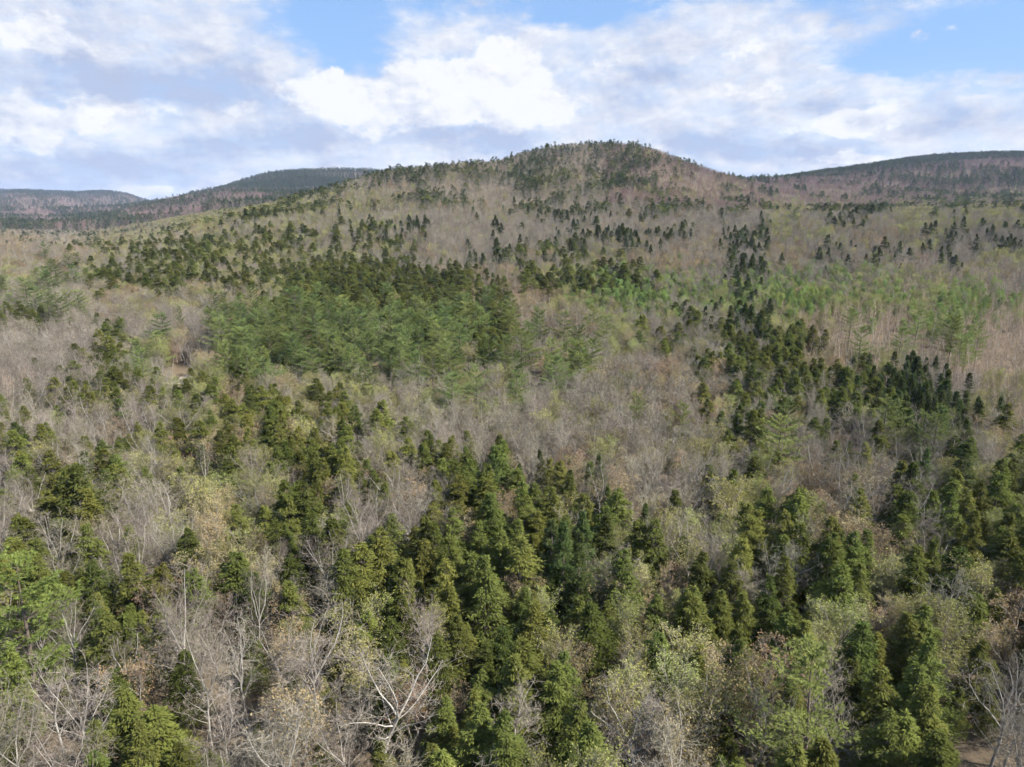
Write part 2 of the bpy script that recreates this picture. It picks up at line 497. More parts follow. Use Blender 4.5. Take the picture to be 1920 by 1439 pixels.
def hardwood(rng, h, spread=1.0, fork=0.5, nlimb=3, side=8, dens=1.0, tw=0.028, bud=0, bud_len=0.16, trunk_r=0.15, slender=False, far=False, wob=0.16, side_tint=0.0):
    """a broad-leaved tree: trunk mesh with its main limbs, crown mesh of branches, twigs and buds"""
    T, C = MB(), MB()
    tips_p, tips_d = [], []
    top = h * (0.9 if slender else fork)
    pts, d_end = bend_path(rng, np.array([0, 0, -0.4]), np.array([rng.normal() * 0.05, rng.normal() * 0.05, 1.0]), top + 0.4, 7, 0.06, 0.05)
    r = trunk_r * np.linspace(1.0, 0.16 if slender else 0.62, 8) * (0.7 if far else 1.0)
    r[0] *= 1.35
    T.tube(pts, r, 4 if far else 7)
    limbs = []
    if slender:
        k = 12 if far else 26
        for i in range(k):
            t = 0.35 + 0.63 * (i + rng.rand()) / k
            q = t * 7
            p = pts[int(q)] * (1 - q % 1) + pts[min(int(q) + 1, 7)] * (q % 1)
            az_ = rng.rand() * 6.28
            e = rng.uniform(0.5, 1.3)
            dd = unit(np.array([math.cos(az_), math.sin(az_), e]))
            limbs.append((p, dd, h * rng.uniform(0.12, 0.22) * spread * (1.25 - 0.7 * t), 0.022))
    else:
        a0 = rng.rand() * 6.28
        for i in range(nlimb):
            az_ = a0 + i * 6.28 / nlimb + rng.normal() * 0.4
            s = rng.uniform(0.35, 0.8) * spread
            if i == 0:
                s *= 0.4
            dd = unit(np.array([math.cos(az_) * s, math.sin(az_) * s, 1.0]))
            limbs.append((pts[-1], dd, h * (1 - fork) * rng.uniform(0.82, 1.02), trunk_r * rng.uniform(0.40, 0.58)))
        for i in range(side):
            t = 0.52 + 0.46 * (i + rng.rand()) / side
            q = t * 7
            p = pts[int(q)] * (1 - q % 1) + pts[min(int(q) + 1, 7)] * (q % 1)
            az_ = a0 + 2.4 * i + rng.normal() * 0.4
            s = rng.uniform(0.9, 1.6) * spread
            dd = unit(np.array([math.cos(az_) * s, math.sin(az_) * s, 0.7]))
            limbs.append((p, dd, h * rng.uniform(0.22, 0.34) * (0.7 + 0.5 * spread), trunk_r * rng.uniform(0.20, 0.36)))
    for (p, dd, L, rr) in limbs:
        n = 6
        lp, _ = bend_path(rng, p, dd, L, n, wob, 0.06)
        if slender or far:
            if not far:
                C.tube(lp, np.linspace(rr, rr * 0.3, n + 1), 3, side_tint)
        else:
            T.tube(lp, np.linspace(rr, rr * 0.22, n + 1), 5)
        nb = max(3, int((6 if far else 5 if slender else 10) * L / (h * 0.40) * (2.0 if slender else 1.0)))
        for j in range(nb):
            t = (0.15 + 0.85 * (j + rng.rand()) / nb)
            q = min(t * n, n - 1e-3)
            bp_ = lp[int(q)] * (1 - q % 1) + lp[int(q) + 1] * (q % 1)
            ld = unit(lp[int(q) + 1] - lp[int(q)])
            rd = unit(np.cross(ld, rng.normal(size=3)))
            bd = unit(ld * rng.uniform(0.4, 0.9) + rd * rng.uniform(0.7, 1.2) + np.array([0, 0, 0.15]))
            bl = L * rng.uniform(0.25, 0.48) * (1.15 - 0.6 * t) * (0.7 if slender else 1.0)
            br = max(0.010, rr * 0.32 * (1.1 - 0.6 * t))
            bpts, _ = bend_path(rng, bp_, bd, bl, 3, 0.22, 0.05)
            if not far:
                C.tube(bpts, np.linspace(br, br * 0.35, 4), 3, side_tint)
            ns = max(2, int((5 if far else 6 if slender else 9) * dens))
            ts_ = 0.15 + 0.85 * rng.rand(ns)
            qq = np.minimum(ts_ * 3, 2.999)
            ia_ = qq.astype(int)
            fr = (qq - ia_)[:, None]
            sp = bpts[ia_] * (1 - fr) + bpts[ia_ + 1] * fr
            bdir = bpts[ia_ + 1] - bpts[ia_]
            bdir /= np.linalg.norm(bdir, axis=1)[:, None]
            sd = bdir * 0.6 + rng.normal(size=(ns, 3)) * 0.62 + np.array([0, 0, 0.16])
            sd /= np.linalg.norm(sd, axis=1)[:, None]
            sl = bl * rng.uniform(0.3, 0.6, ns) + 0.12
            C.slivers(sp, sd, sl * (1.2 if far else 1.0), tw * (5.0 if far else 1.2), rng, rng.rand(ns))
            nt = 0 if far else max(2, int(5 * dens))
            if nt:
                tp = (sp[:, None, :] + sd[:, None, :] * (sl[:, None] * rng.uniform(0.2, 0.95, (ns, nt)))[:, :, None]).reshape(-1, 3)
                td = np.repeat(sd, nt, 0) * 0.7 + rng.normal(size=(ns * nt, 3)) * 0.6 + np.array([0, 0, 0.12])
                td /= np.linalg.norm(td, axis=1)[:, None]
                tl = np.repeat(sl, nt) * rng.uniform(0.35, 0.75, ns * nt) + 0.05
                C.slivers(tp, td, tl, tw, rng, rng.rand(ns * nt))
                tips_p.append(tp + td * (tl * rng.uniform(0.4, 1.0, ns * nt))[:, None])
                tips_d.append(td)
            else:
                tips_p.append(sp + sd * (sl * 0.7)[:, None])
                tips_d.append(sd)
    B = None
    if bud:
        P_, D_ = np.concatenate(tips_p), np.concatenate(tips_d)
        B = MB()
        k = int(bud * (0.30 if far else 1.0))
        idx = rng.randint(0, len(P_), k)
        pp = P_[idx] + rng.normal(size=(k, 3)) * 0.10
        dd = D_[idx] + rng.normal(size=(k, 3)) * 0.9
        B.diamonds(pp, dd, rng.normal(size=(k, 3)) + np.array([0, 0, 0.8]), bud_len * rng.uniform(0.6, 1.4, k) * (1.9 if far else 1.0), bud_len * rng.uniform(0.45, 0.9, k) * (1.9 if far else 1.0), rng.rand(k))
    return T, C, B

def conifer(rng, h, R, kind, far=False):
    """trunk mesh and a crown of drooping (hemlock), stiff (spruce) or tiered (pine) branches made of needle sprays"""
    T, C = MB(), MB()
    lean = rng.normal(size=2) * 0.015
    n = 8
    zz = np.linspace(-0.4, h * 0.985, n + 1)
    pts = np.stack([lean[0] * zz + rng.normal(size=n + 1) * 0.03, lean[1] * zz + rng.normal(size=n + 1) * 0.03, zz], 1)
    T.tube(pts, np.linspace(0.017 * h, 0.012, n + 1), 4 if far else 6)
    base = {'hemlock': 0.10, 'spruce': 0.06, 'pine': 0.22}[kind]
    if kind == 'pine':
        levels = []
        z = base * h
        while z < h * 0.97:
            for _ in range(rng.randint(5, 8)):
                levels.append(z + rng.normal() * 0.08)
            z += h * rng.uniform(0.06, 0.095)
        if far:
            levels = levels[::3]
    else:
        nb = {'hemlock': 150, 'spruce': 170}[kind]
        if far:
            nb //= 3
        levels = h * (base + (0.985 - base) * rng.rand(nb) ** 0.92)
    lob = rng.rand(3) * 6.28
    taper = rng.uniform(0.5, 0.85)
    blunt = rng.uniform(0.0, 0.10) if kind == 'hemlock' else 0.0
    sideamp = rng.uniform(0.08, 0.3)
    gap_az, gap_w = rng.rand() * 6.28, rng.uniform(0.3, 0.9)
    for z in levels:
        t = min(max((z / h - base) / (1 - base), 0.0), 1.0)
        az_ = rng.rand() * 6.28
        if kind == 'hemlock':
            prof = min((1 - t) ** taper, 1.5 * (1 - t) + blunt) * (0.72 + 0.28 * min(1, t / 0.12)) + 0.02
        elif kind == 'spruce':
            prof = (1 - t) ** 1.0 + 0.015
        else:
            prof = min(1.0, 1.25 * (1 - t) ** 0.62) * (0.70 + 0.30 * min(1, t / 0.25)) + 0.03
        irr = 1 + sideamp * math.sin(az_ + lob[0]) + 0.12 * math.sin(5 * t * 6.28 + lob[1])
        L = R * prof * irr * rng.uniform(0.6, 1.18)
        if t < 0.7 and abs((az_ - gap_az + 3.14159 * (1 + t)) % 6.28318 - 3.14159) < gap_w * 0.5 and kind != 'pine':
            L *= 0.55
        if kind == 'pine' and rng.rand() < 0.10:
            L *= 1.25
        rise = {'hemlock': 0.35 - 0.25 * (1 - t), 'spruce': 0.10 + 0.4 * t, 'pine': 0.16 + 0.75 * t * t}[kind]
        droop = {'hemlock': -0.34, 'spruce': -0.16, 'pine': 0.10}[kind]
        out = np.array([math.cos(az_), math.sin(az_), 0.0])
        sid = np.array([-out[1], out[0], 0.0])
        def at(s):
            s = np.asarray(s)[:, None]
            return np.array([lean[0] * z, lean[1] * z, z]) + out * L * s + np.array([0, 0, 1.0]) * L * (rise * s + droop * s * s)
        if not far and L > 0.6:
            bp_ = at(np.linspace(0, 0.9, 4))
            T.tube(bp_, np.linspace(0.010 + 0.006 * L, 0.005, 4), 3)
        if kind == 'pine':
            m = int((5 if far else 26) * (0.5 + L / R))
            s = 1 - 0.82 * rng.rand(m) ** 1.1
            p0 = at(s)
            w = (rng.rand(m) - 0.5) * 2
            p0 = p0 + sid * (w * 0.34 * L * (1.15 - s * 0.55))[:, None] + np.array([0, 0, 1.0]) * (rng.rand(m) * 0.10)[:, None]
            q = 2 if far else 9
            pp = np.repeat(p0, q, 0)
            dd = out * 0.75 + np.repeat(sid[None] * w[:, None] * 0.7, q, 0) + np.array([0, 0, 0.34]) + rng.normal(size=(m * q, 3)) * 0.40
            tint = np.repeat(np.clip(rng.rand(m) * 0.75 + 0.25 * (s - 0.5), 0, 1), q)
            C.diamonds(pp, dd, rng.normal(size=(m * q, 3)) * 0.5 + np.array([0, 0, 1.0]), rng.uniform(0.20, 0.40, m * q) * (2.4 if far else 1.0), rng.uniform(0.05, 0.09, m * q) * (4.6 if far else 0.72), tint)
        else:
            m = int((15 if far else 76) * (0.35 + L / R))
            s = 1 - 0.88 * rng.rand(m) ** 1.15
            p0 = at(s)
            w = (rng.rand(m) - 0.5) * 2
            spread_ = 0.40 if kind == 'hemlock' else 0.30
            p0 = p0 + sid * (w * spread_ * L * (1.12 - s * 0.75))[:, None] + rng.normal(size=(m, 3)) * np.array([0.05, 0.05, 0.09])
            dd = out * 0.8 + sid[None] * (w * 0.9)[:, None] + np.array([0, 0, -0.22 if kind == 'hemlock' else 0.02]) + rng.normal(size=(m, 3)) * 0.28
            ln = (rng.uniform(0.18, 0.40, m) if kind == 'hemlock' else rng.uniform(0.18, 0.36, m)) * (2.6 if far else 1.0)
            tint = np.clip(rng.rand(m) * 0.6 + 0.55 * (s - 0.6), 0, 1)
            C.diamonds(p0, dd, rng.normal(size=(m, 3)) * 0.55 + np.array([0, 0, 1.0]) + out * 0.35, ln, ln * (rng.uniform(0.30, 0.46, m) if far else rng.uniform(0.22, 0.34, m)), tint)
    m = 6
    C.diamonds(np.tile([[lean[0] * h, lean[1] * h, h * 0.95]], (m, 1)), np.tile([[0, 0, 1.0]], (m, 1)) + rng.normal(size=(m, 3)) * 0.25, rng.normal(size=(m, 3)), 0.05 * h, 0.15, 0.4)
    return T, C, None

# code: (object name, category, trunk material, crown material, [bud material])
KINDS = {
    'H': ('hemlock_tree', 'hemlock', 'conifer_bark', 'hemlock_needles', None),
    'P': ('pine_tree', 'pine', 'conifer_bark', 'pine_needles', None),
    'S': ('spruce_tree', 'spruce', 'conifer_bark', 'spruce_needles', None),
    'G': ('bare_maple', 'maple', 'maple_bark', 'maple_twigs', None),
    'M': ('red_maple', 'red maple', 'maple_bark', 'shade_toned_red_maple_twigs', None),  # reddish maples whose dark twig colour also stands in for cloud shade
    'W': ('bare_beech', 'beech', 'beech_bark', 'beech_twigs', None),
    'R': ('russet_oak', 'oak', 'maple_bark', 'maple_twigs', 'russet_buds'),
    'Y': ('budding_poplar', 'poplar', 'maple_bark', 'maple_twigs', 'yellow_buds'),
    'B': ('slender_birch', 'birch', 'birch_bark', 'birch_twigs', None),
    'A': ('leafing_aspen', 'aspen', 'birch_bark', 'birch_twigs', 'aspen_leaves'),
}
HEIGHT = {'H': 9.2, 'P': 13.0, 'S': 11.0, 'G': 9.3, 'M': 9.3, 'W': 10.5, 'R': 8.5, 'Y': 8.5, 'B': 10.5, 'A': 9.0}   # metres, of the meshes as modelled
NVAR = {'H': 9, 'P': 5, 'S': 4, 'G': 6, 'M': 3, 'W': 6, 'R': 4, 'Y': 4, 'B': 4, 'A': 3}

def make(code, rng, far):
    h = HEIGHT[code]
    w = 1.2 if far else 1.0
    if code == 'H': return conifer(rng, h, rng.uniform(2.2, 3.1) * w, 'hemlock', far)
    if code == 'P': return conifer(rng, h, rng.uniform(3.2, 4.0), 'pine', far)
    if code == 'S': return conifer(rng, h, rng.uniform(2.4, 3.0) * w, 'spruce', far)
    if code in 'GM': return hardwood(rng, h, rng.uniform(0.75, 1.0), rng.uniform(0.45, 0.58), rng.randint(3, 5), 8, 0.78, 0.022, trunk_r=0.115, far=far, side_tint=0.3)
    if code == 'W': return hardwood(rng, h, rng.uniform(0.6, 0.9), rng.uniform(0.40, 0.55), rng.randint(3, 6), 7, 0.74, 0.019, trunk_r=0.115, far=far, wob=0.135)
    if code == 'R': return hardwood(rng, h, rng.uniform(0.8, 1.0), 0.48, 4, 7, 0.65, 0.022, bud=3000, bud_len=0.15, trunk_r=0.12, far=far)
    if code == 'Y': return hardwood(rng, h, rng.uniform(0.75, 1.0), 0.5, 4, 7, 0.65, 0.022, bud=3400, bud_len=0.15, trunk_r=0.11, far=far)
    if code == 'B': return hardwood(rng, h, 1.0, 0.5, 4, 4, 0.62, 0.022, slender=True, trunk_r=0.10, far=far)
    if code == 'A': return hardwood(rng, h, 1.2, 0.5, 4, 4, 0.7, 0.02, slender=True, bud=4600, bud_len=0.15, trunk_r=0.09, far=far)

PARTS, NEARCOL, FARCOL = {}, {}, {}
for ci, code in enumerate(KINDS):
    nm, cat, tm, cm, bm_ = KINDS[code]
    PARTS[code] = []
    ncol = bpy.data.collections.new("near_source_" + nm)
    fcol = bpy.data.collections.new("far_source_" + nm)
    NEARCOL[code], FARCOL[code] = ncol, fcol
    for k in range(NVAR[code]):
        T, C, B = make(code, np.random.RandomState(100 * ci + k), False)
        tme = build_mesh(nm + "_trunk", [(T, tm)])
        cme = build_mesh(nm + "_crown", [(C, cm)] + ([(B, bm_)] if B else []))
        PARTS[code].append((tme, cme))
        allm = [(T, tm), (C, cm)] + ([(B, bm_)] if B else [])
        o = bpy.data.objects.new("%s_source_%02d" % (nm, k), build_mesh(nm + "_whole", allm))
        ncol.objects.link(o)
    for k in range(3):
        T, C, B = make(code, np.random.RandomState(100 * ci + 50 + k), True)
        allm = [(T, tm), (C, cm)] + ([(B, bm_)] if B else [])
        o = bpy.data.objects.new("%s_far_source_%02d" % (nm, k), build_mesh(nm + "_far", allm))
        fcol.objects.link(o)

# ------------------------------------------------------------------ which kinds of tree grow where (24 columns across the view, rows by how far up the slope)
ROWV = [300, 340, 380, 420, 460, 500, 540, 580, 620, 660, 700, 760, 820, 880, 940, 1000, 1070, 1140, 1220, 1300, 1380]
STAND = [
 "G G GS G G G GS GS GS GGS SG GGS SG GGS SSG GGGS G GGGS G GS GS GS SG SG",
 "G G GS G G GGS GGS GS GGS G GGGS G GGS GGS GGS SGG G G G G G GS GS GS",
 "G S S GRY RY YHG HYG HGG GGS G G GGGS GGGS G SGG GGS G SGG GY SGG SGG GY SY GY",
 "GR G GR RGG HRG HYG HG HGG GGH GGGS G G GGG GGS SSG GGS G SGG YGG GYG GR GY GGGGS GGGS",
 "GR GGR GGH HG HY HYG HG HYG HGG GGGH G GGS GGH YHG GYR RG GRG GGS GR GGGGS GGGGS GGB GGGS GY",
 "GYG GGP HG HG GH GHR HYG H H HHG HHR RGB HYR HAY AAH AAG GGA SGA GAA GA AGY GYB YBG GB",
 "GGP GGG GR GR RG GR GH H H HHY H HRB RB RYA A A AAY AAY A AAY YAA YBA A BA",
 "GGH GGP GW GW GW P PPH P PPG PPH PP PH GRB GB YG GY GGH GS BY B B BBA BA B",
 "G GW HG GPY GRW P P P P P P PPH PG GPR GYY GGH YG GH H B BBBBP BBBP BBBBP B",
 "W W HHG PY YRG P P P P P PPY PPG PP PGR GGR GR GHR H H BR YBB BG BBBBP B",
 "WB WH HG GWG HY YRH RGY GGY GY PGG PY GGY PGG G G GR GR HG HG GRH HS S BW BY",
 "G HG WRG GWH HY HY HYR HHY HYG GG G G G G GGG GGG G HGG GR GGH GH S SSY RGB",
 "HHW RG RH HYG YR HYR HR HHR HGW GW HG HG G GGR GR GR GY YG YGP RW WG YSP SW WR",
 "HW HW HR WWG RY HYW RYW HR HR WR H HHR HHS HGR WR WGR GYW YYG WR RW RW WH HHY HHY",
 "WG HHR HHW WR RYW YYR RYH HHY WH HW H HR H HGY SSG WYG WYG YYH YHG RYP WRG HW HHG HHY",
 "WG HW HHY WG RW RRY RYG H WH H H HHR H SSG SYG RW GYR HYG HG RG GYR HYG HHG HHG",
 "H HW H HW WR RG HR YWG HY H H H HY HGR RYG YRH H H HYG HYG RYG GY HYG RG",
 "HW HW H WR WG RG RW W GW WY HY H H RYH Y HY H H RGH RY HY HY H HR",
 "W WG WRH WG W W W W WG GR HRG H H HR YG YG H HR HG HG H H HG W",
 "W WH HW H HW W W W WG GR RY HG WH WH WG WGH RY WG HW WG WH H HW W",
 "W WG H H WH W WR WR G GR RG WG HWY HY WG WG GR WRH WG WG W HY HY W",
]
STAND = [r.split() for r in STAND]
assert all(len(r) == 24 for r in STAND), [len(r) for r in STAND]

rnd = np.random.RandomState(11)
def kind_at(px, py):
    px = px + rnd.normal() * (28 if py > 720 else 16)
    py = py + rnd.normal() * (8 + 0.02 * max(py - 300, 0))
    r = max(0, int(np.searchsorted(ROWV, py, side='right')) - 1)
    c_ = min(23, max(0, int(px // 80)))
    s = STAND[r][c_]
    k = s[rnd.randint(len(s))]
    if py > 700 and k in 'GR' and not (640 < px < 1400 and py < 900) and rnd.rand() < (0.34 if py > 860 else 0.22):
        k = 'H'
    if py > 1120 and k in 'WG' and rnd.rand() < 0.34:
        k = 'h'                                    # low young hemlocks under the bare crowns
    if py < 520 and k in 'HS' and rnd.rand() < 0.38:
        k = 'G'
    if 180 < px < 760 and 360 < py < 580 and k in 'GR' and rnd.rand() < 0.35:
        k = 'Y'
    if py > 720 and k == 'G' and rnd.rand() < 0.14:
        k = 'Y'
    if k == 'G' and py < 560:                      # patches of budding trees on the upper slopes
        q = math.sin(px * 0.021 + py * 0.05) + math.sin(px * 0.009 - py * 0.083 + 1.0)
        if rnd.rand() < 0.12 + 0.13 * q:
            k = 'RYRB'[rnd.randint(4)]
    return k

def horizon_map():
    """highest ground elevation in front, by bearing and depth"""
    aa = np.linspace(A_LO, A_HI, 500)
    yy = np.exp(np.linspace(math.log(20), math.log(7000), 500))
    A_, Y_ = np.meshgrid(aa, yy)
    el_ = (ground(A_ * Y_, Y_) - CAM_H) / Y_
    mx = np.maximum.accumulate(el_, axis=0)
    return aa, yy, mx
HA, HY, HM = horizon_map()
def visible(x, y, ztop):
    ia = np.clip(((x / y) - HA[0]) / (HA[-1] - HA[0]) * (len(HA) - 1), 0, len(HA) - 1).astype(int)
    iy = np.clip(np.searchsorted(HY, y * 0.985) - 1, 0, len(HY) - 1)
    return (ztop - CAM_H) / y > HM[iy, ia] - 0.002

# ------------------------------------------------------------------ single trees placed by hand: (kind, mesh variant, photo pixel of the top, height, width factor, label)
HEROES = [
    ('P', 0, 18, 1050, 14.7, 1.21, "big fresh-green white pine with layered boughs cut by the left edge, lower left"),
    ('W', 0, 150, 1225, 10.9, 1.05, "pale forked bare beech in front of the big pine in the bottom left corner"),
    ('W', 1, 330, 1085, 13.3, 1.05, "tall grey-white bare beech with leaning upper limb above the bottom left hemlocks"),
    ('W', 2, 450, 1150, 11.3, 0.95, "pale bare beech with a crooked stem between two taller ones, lower left"),
    ('W', 3, 590, 1120, 13.3, 1.16, "tall bare beech with upright pale stem at the left of the big grey crown"),
    ('W', 4, 705, 1185, 12.5, 1.42, "broad bare tree with dense fan of grey twigs at the bottom left of centre"),
    ('W', 5, 690, 925, 11.3, 1.16, "white-limbed forked bare beech between dark hemlocks left of centre"),
    ('W', 0, 75, 960, 11.7, 1.05, "slim pale bare beech standing just behind the big pine at left"),
    ('W', 2, 230, 905, 10.9, 1.26, "white-branched bare beech spreading right of the tall hemlock at left"),
    ('W', 4, 1200, 1290, 9.8, 1.31, "fan-shaped grey bare tree at the bottom right of centre"),
    ('W', 3, 1885, 1255, 10.1, 1.26, "white-twigged bare tree cut by the right edge near the bottom"),
    ('W', 1, 35, 655, 11.7, 0.95, "tall bare tree with bright pale trunk at the left edge halfway up"),
    ('W', 5, 68, 690, 10.1, 0.84, "shorter bare tree with bright pale trunk near the left edge halfway up"),
    ('P', 1, 1535, 1225, 13.0, 1.10, "light green white pine with loose open boughs at the bottom right"),
    ('P', 2, 1198, 735, 10.9, 0.76, "small dark-topped pine rising from the bare brown stand, left of a lone pine"),
    ('P', 3, 1280, 757, 10.1, 0.79, "lone round green pine on a thin trunk in the bare brown stand"),
    ('P', 4, 1032, 775, 7.1, 0.73, "small pale green pine in the middle of the bare brown stand"),
    ('P', 0, 335, 575, 11.8, 0.53, "small-crowned pine on a tall pale trunk left of the pine grove"),
    ('P', 2, 45, 520, 15.1, 1.05, "large flat-topped pine standing above the trees at the left edge"),
    ('P', 3, 290, 622, 11.8, 1.05, "leaning yellow-green pine beside the small clearing at left"),
    ('H', 0, 1742, 1195, 10.0, 0.89, "narrow pointed bright hemlock at the bottom right"),
    ('H', 1, 1475, 1045, 9.6, 0.84, "yellowish-green slim hemlock right of centre in the lower half"),
    ('H', 2, 565, 900, 11.6, 1.05, "dense dark hemlock with black left side, left of the white forked beech"),
    ('H', 3, 432, 855, 9.2, 0.95, "pointed hemlock standing alone among yellow-green poplars at left"),
    ('H', 4, 148, 870, 13.2, 1.10, "tall hemlock with long flank at left above the big pine"),
    ('H', 5, 938, 835, 10.4, 1.21, "broad dark hemlock at the front edge of the bare brown stand"),
    ('S', 0, 1018, 845, 10.2, 0.79, "slim dark spruce just right of the broad hemlock in the centre"),
    ('S', 1, 1135, 960, 10.2, 1.31, "black-green spruce with spreading boughs below the centre"),
    ('S', 2, 1712, 700, 12.7, 1.21, "left one of two tall black-green spruces at the right"),
    ('S', 3, 1778, 712, 12.7, 1.21, "right one of two tall black-green spruces at the right"),
    ('S', 0, 1665, 680, 9.8, 1.16, "dark round-topped spruce left of the two tall spruces"),
    ('Y', 0, 452, 945, 7.4, 0.95, "bright yellow-green poplar below the lone pointed hemlock at left"),
    ('Y', 1, 1385, 905, 9.4, 1.31, "large yellow-green poplar right of centre"),
    ('Y', 2, 490, 895, 8.6, 1.16, "pale yellow poplar beside the lone pointed hemlock at left"),
    ('R', 0, 1625, 885, 9.2, 1.26, "round pinkish-russet oak crown at the right in the lower half"),
    ('R', 1, 860, 955, 8.0, 1.16, "russet budding oak among the dark hemlocks in the centre"),
    ('A', 0, 1552, 935, 7.8, 1.16, "bright green leafing aspen left of the russet oak at right"),
    ('S', 1, 965, 368, 14.2, 1.26, "single dark conifer on the upper slope below the hilltop, left of a smaller one"),
    ('S', 2, 1006, 374, 11.4, 1.16, "smaller dark conifer right of a taller one on the upper slope"),
    ('S', 3, 1405, 370, 14.2, 1.26, "tall dark conifer near the right foot of the hill"),
    ('P', 4, 1492, 390, 14.2, 0.84, "green pine standing clear on the right shoulder of the slope"),
    ('S', 0, 1165, 362, 16.1, 1.58, "large dark conifer topping the clump below the summit"),
    ('H', 1, 205, 630, 11.2, 1.26, "broad dark hemlock left of the leaning pine at left"),
    ('H', 0, 360, 690, 9.6, 1.05, "dark hemlock just right of the small clearing at left"),
    ('H', 3, 255, 790, 8.4, 0.84, "small pointed hemlock left of the yellow-green poplars, at left"),
    ('H', 5, 25, 805, 11.2, 1.10, "dark hemlock cut by the left edge below halfway"),
    ('H', 2, 300, 1325, 7.6, 1.58, "bushy low hemlock at the bottom left edge"),
    ('P', 1, 745, 640, 13.0, 1.00, "bright yellow-green pine at the front of the pine grove"),
    ('P', 3, 980, 615, 13.9, 1.21, "broad blue-green pine at the right end of the pine grove"),
    ('P', 0, 1062, 640, 10.1, 0.89, "small green pine at the right tip of the pine grove"),
    ('A', 1, 1235, 520, 9.0, 1.20, "tallest bright aspen in the light green strip on the middle slope, right of centre"),
    ('A', 2, 1835, 538, 9.0, 1.10, "bright yellow-green aspen above the tan birch stand at far right"),
    ('A', 0, 1480, 535, 8.5, 1.10, "bright aspen at the right end of the light green strip"),
    ('B', 0, 1600, 585, 10.0, 1.00, "slender bare birch at the upper left of the tan birch stand"),
    ('B', 2, 1760, 655, 10.0, 1.00, "slender bare birch in the middle of the tan birch stand at right"),
    ('P', 2, 640, 588, 13.0, 1.05, "tall pine in the back row of the pine grove"),
    ('P', 4, 450, 598, 12.5, 1.05, "pine at the left end of the pine grove"),
    ('G', 1, 900, 770, 9.5, 1.10, "grey bare maple in the left half of the bare brown stand"),
    ('H', 6, 1460, 628, 10.5, 1.10, "dark hemlock topping the clump right of the pine grove"),
    ('H', 7, 1290, 1100, 9.5, 1.10, "full dark hemlock below the fan of yellow-green crowns, right of centre"),
    ('H', 8, 880, 1040, 9.5, 1.15, "full dark hemlock in the middle of the central hemlock mass"),
]

SHORT = ['big pine at the left edge',
         'forked beech bottom left',
         'tall leaning-limbed beech bottom left',
         'crooked pale beech lower left',
         'tall upright beech lower left',
         'broad grey-twigged tree bottom left',
         'white forked beech left of centre',
         'slim beech behind the big pine',
         'white-branched beech at left',
         'fan-shaped bare tree bottom right',
         'white-twigged tree at the right edge',
         'tall pale trunk at the left edge',
         'shorter pale trunk at left',
         'open-boughed pine bottom right',
         'dark-topped pine in bare stand',
         'lone round pine in bare stand',
         'small pale pine in bare stand',
         'small-crowned pine on pale trunk',
         'flat-topped pine at the left edge',
         'leaning pine by the clearing',
         'narrow bright hemlock bottom right',
         'yellowish slim hemlock right of centre',
         'black-sided hemlock left of centre',
         'lone pointed hemlock at left',
         'tall long-flanked hemlock at left',
         'broad hemlock in the centre',
         'slim dark spruce in the centre',
         'spreading black spruce below centre',
         'left twin spruce at right',
         'right twin spruce at right',
         'round-topped spruce at right',
         'bright yellow-green poplar at left',
         'large yellow poplar right of centre',
         'pale yellow poplar at left',
         'round pinkish oak at right',
         'russet oak among central hemlocks',
         'bright aspen at right',
         'taller hillside conifer',
         'smaller hillside conifer', "conifer at the hill's right foot", 'clear-standing pine on right shoulder',
         'large conifer below the summit',
         'broad hemlock by the leaning pine',
         'hemlock right of the clearing',
         'small pointed hemlock at left',
         'hemlock cut by the left edge',
         'bushy hemlock bottom left',
         'yellow-green front pine of the grove',
         'blue-green end pine of the grove', "small pine at the grove's tip",
         'tallest aspen in the green strip',
         'yellow-green aspen at far right',
         'aspen ending the green strip',
         "birch at the tan stand's upper left",
         'birch amid the tan stand',
         'tall back-row pine of the grove',
         'left end pine of the grove',
         'grey maple in the bare stand',
         'hemlock topping the right clump',
         'full hemlock right of centre',
         'full hemlock in the central mass']
assert len(SHORT) == len(HEROES)
# scatter ------------------------------------------------------------------
trees = []      # dict rows: code, x, y, z, s (scale), wf (width factor), rot, var, hero label
hero_xy = []
for (code, var, px, py, h, wf, lab) in HEROES:
    x, y = locate(px, py, h)
    hero_xy.append((x, y))
    trees.append([code, x, y, float(ground(x, y)), h / HEIGHT[code], wf, rnd.rand() * 6.28, var, lab])
hero_xy = np.array(hero_xy)

CLEAR = locate(335, 712, 0.0)          # the small clearing at left

def scatter(y0, y1, spacing, margin, far):
    out = []
    xs_max = (CX + margin) / F_PX * y1 * 1.02 + 25
    nx, ny = int(2 * xs_max / spacing), int((y1 - y0) / (spacing * 0.87))
    I, J = np.meshgrid(np.arange(nx), np.arange(ny))
    x = (-xs_max + (I + 0.5 * (J % 2)) * spacing + rnd.uniform(-0.42, 0.42, I.shape) * spacing).ravel()
    y = (y0 + J * spacing * 0.87 + rnd.uniform(-0.42, 0.42, I.shape) * spacing).ravel()
    z = ground(x, y)
    u, v, dep = project(x, y, z + 6.5)
    _, vt, _ = project(x, y, z + 13.0)
    ok = (u > -margin) & (u < 1920 + margin) & (vt < 1439 + 60) & visible(x, np.maximum(y, 1), z + 12.0)
    return x[ok], y[ok], z[ok], u[ok], v[ok]

def clump(x, y):
    return (math.sin(x * 0.062 + 0.9 * math.sin(y * 0.021)) + math.sin(y * 0.047 + 1.3 * math.sin(x * 0.028) + 1.7)
            + 0.8 * math.sin(x * 0.121 - y * 0.083 + 0.5))

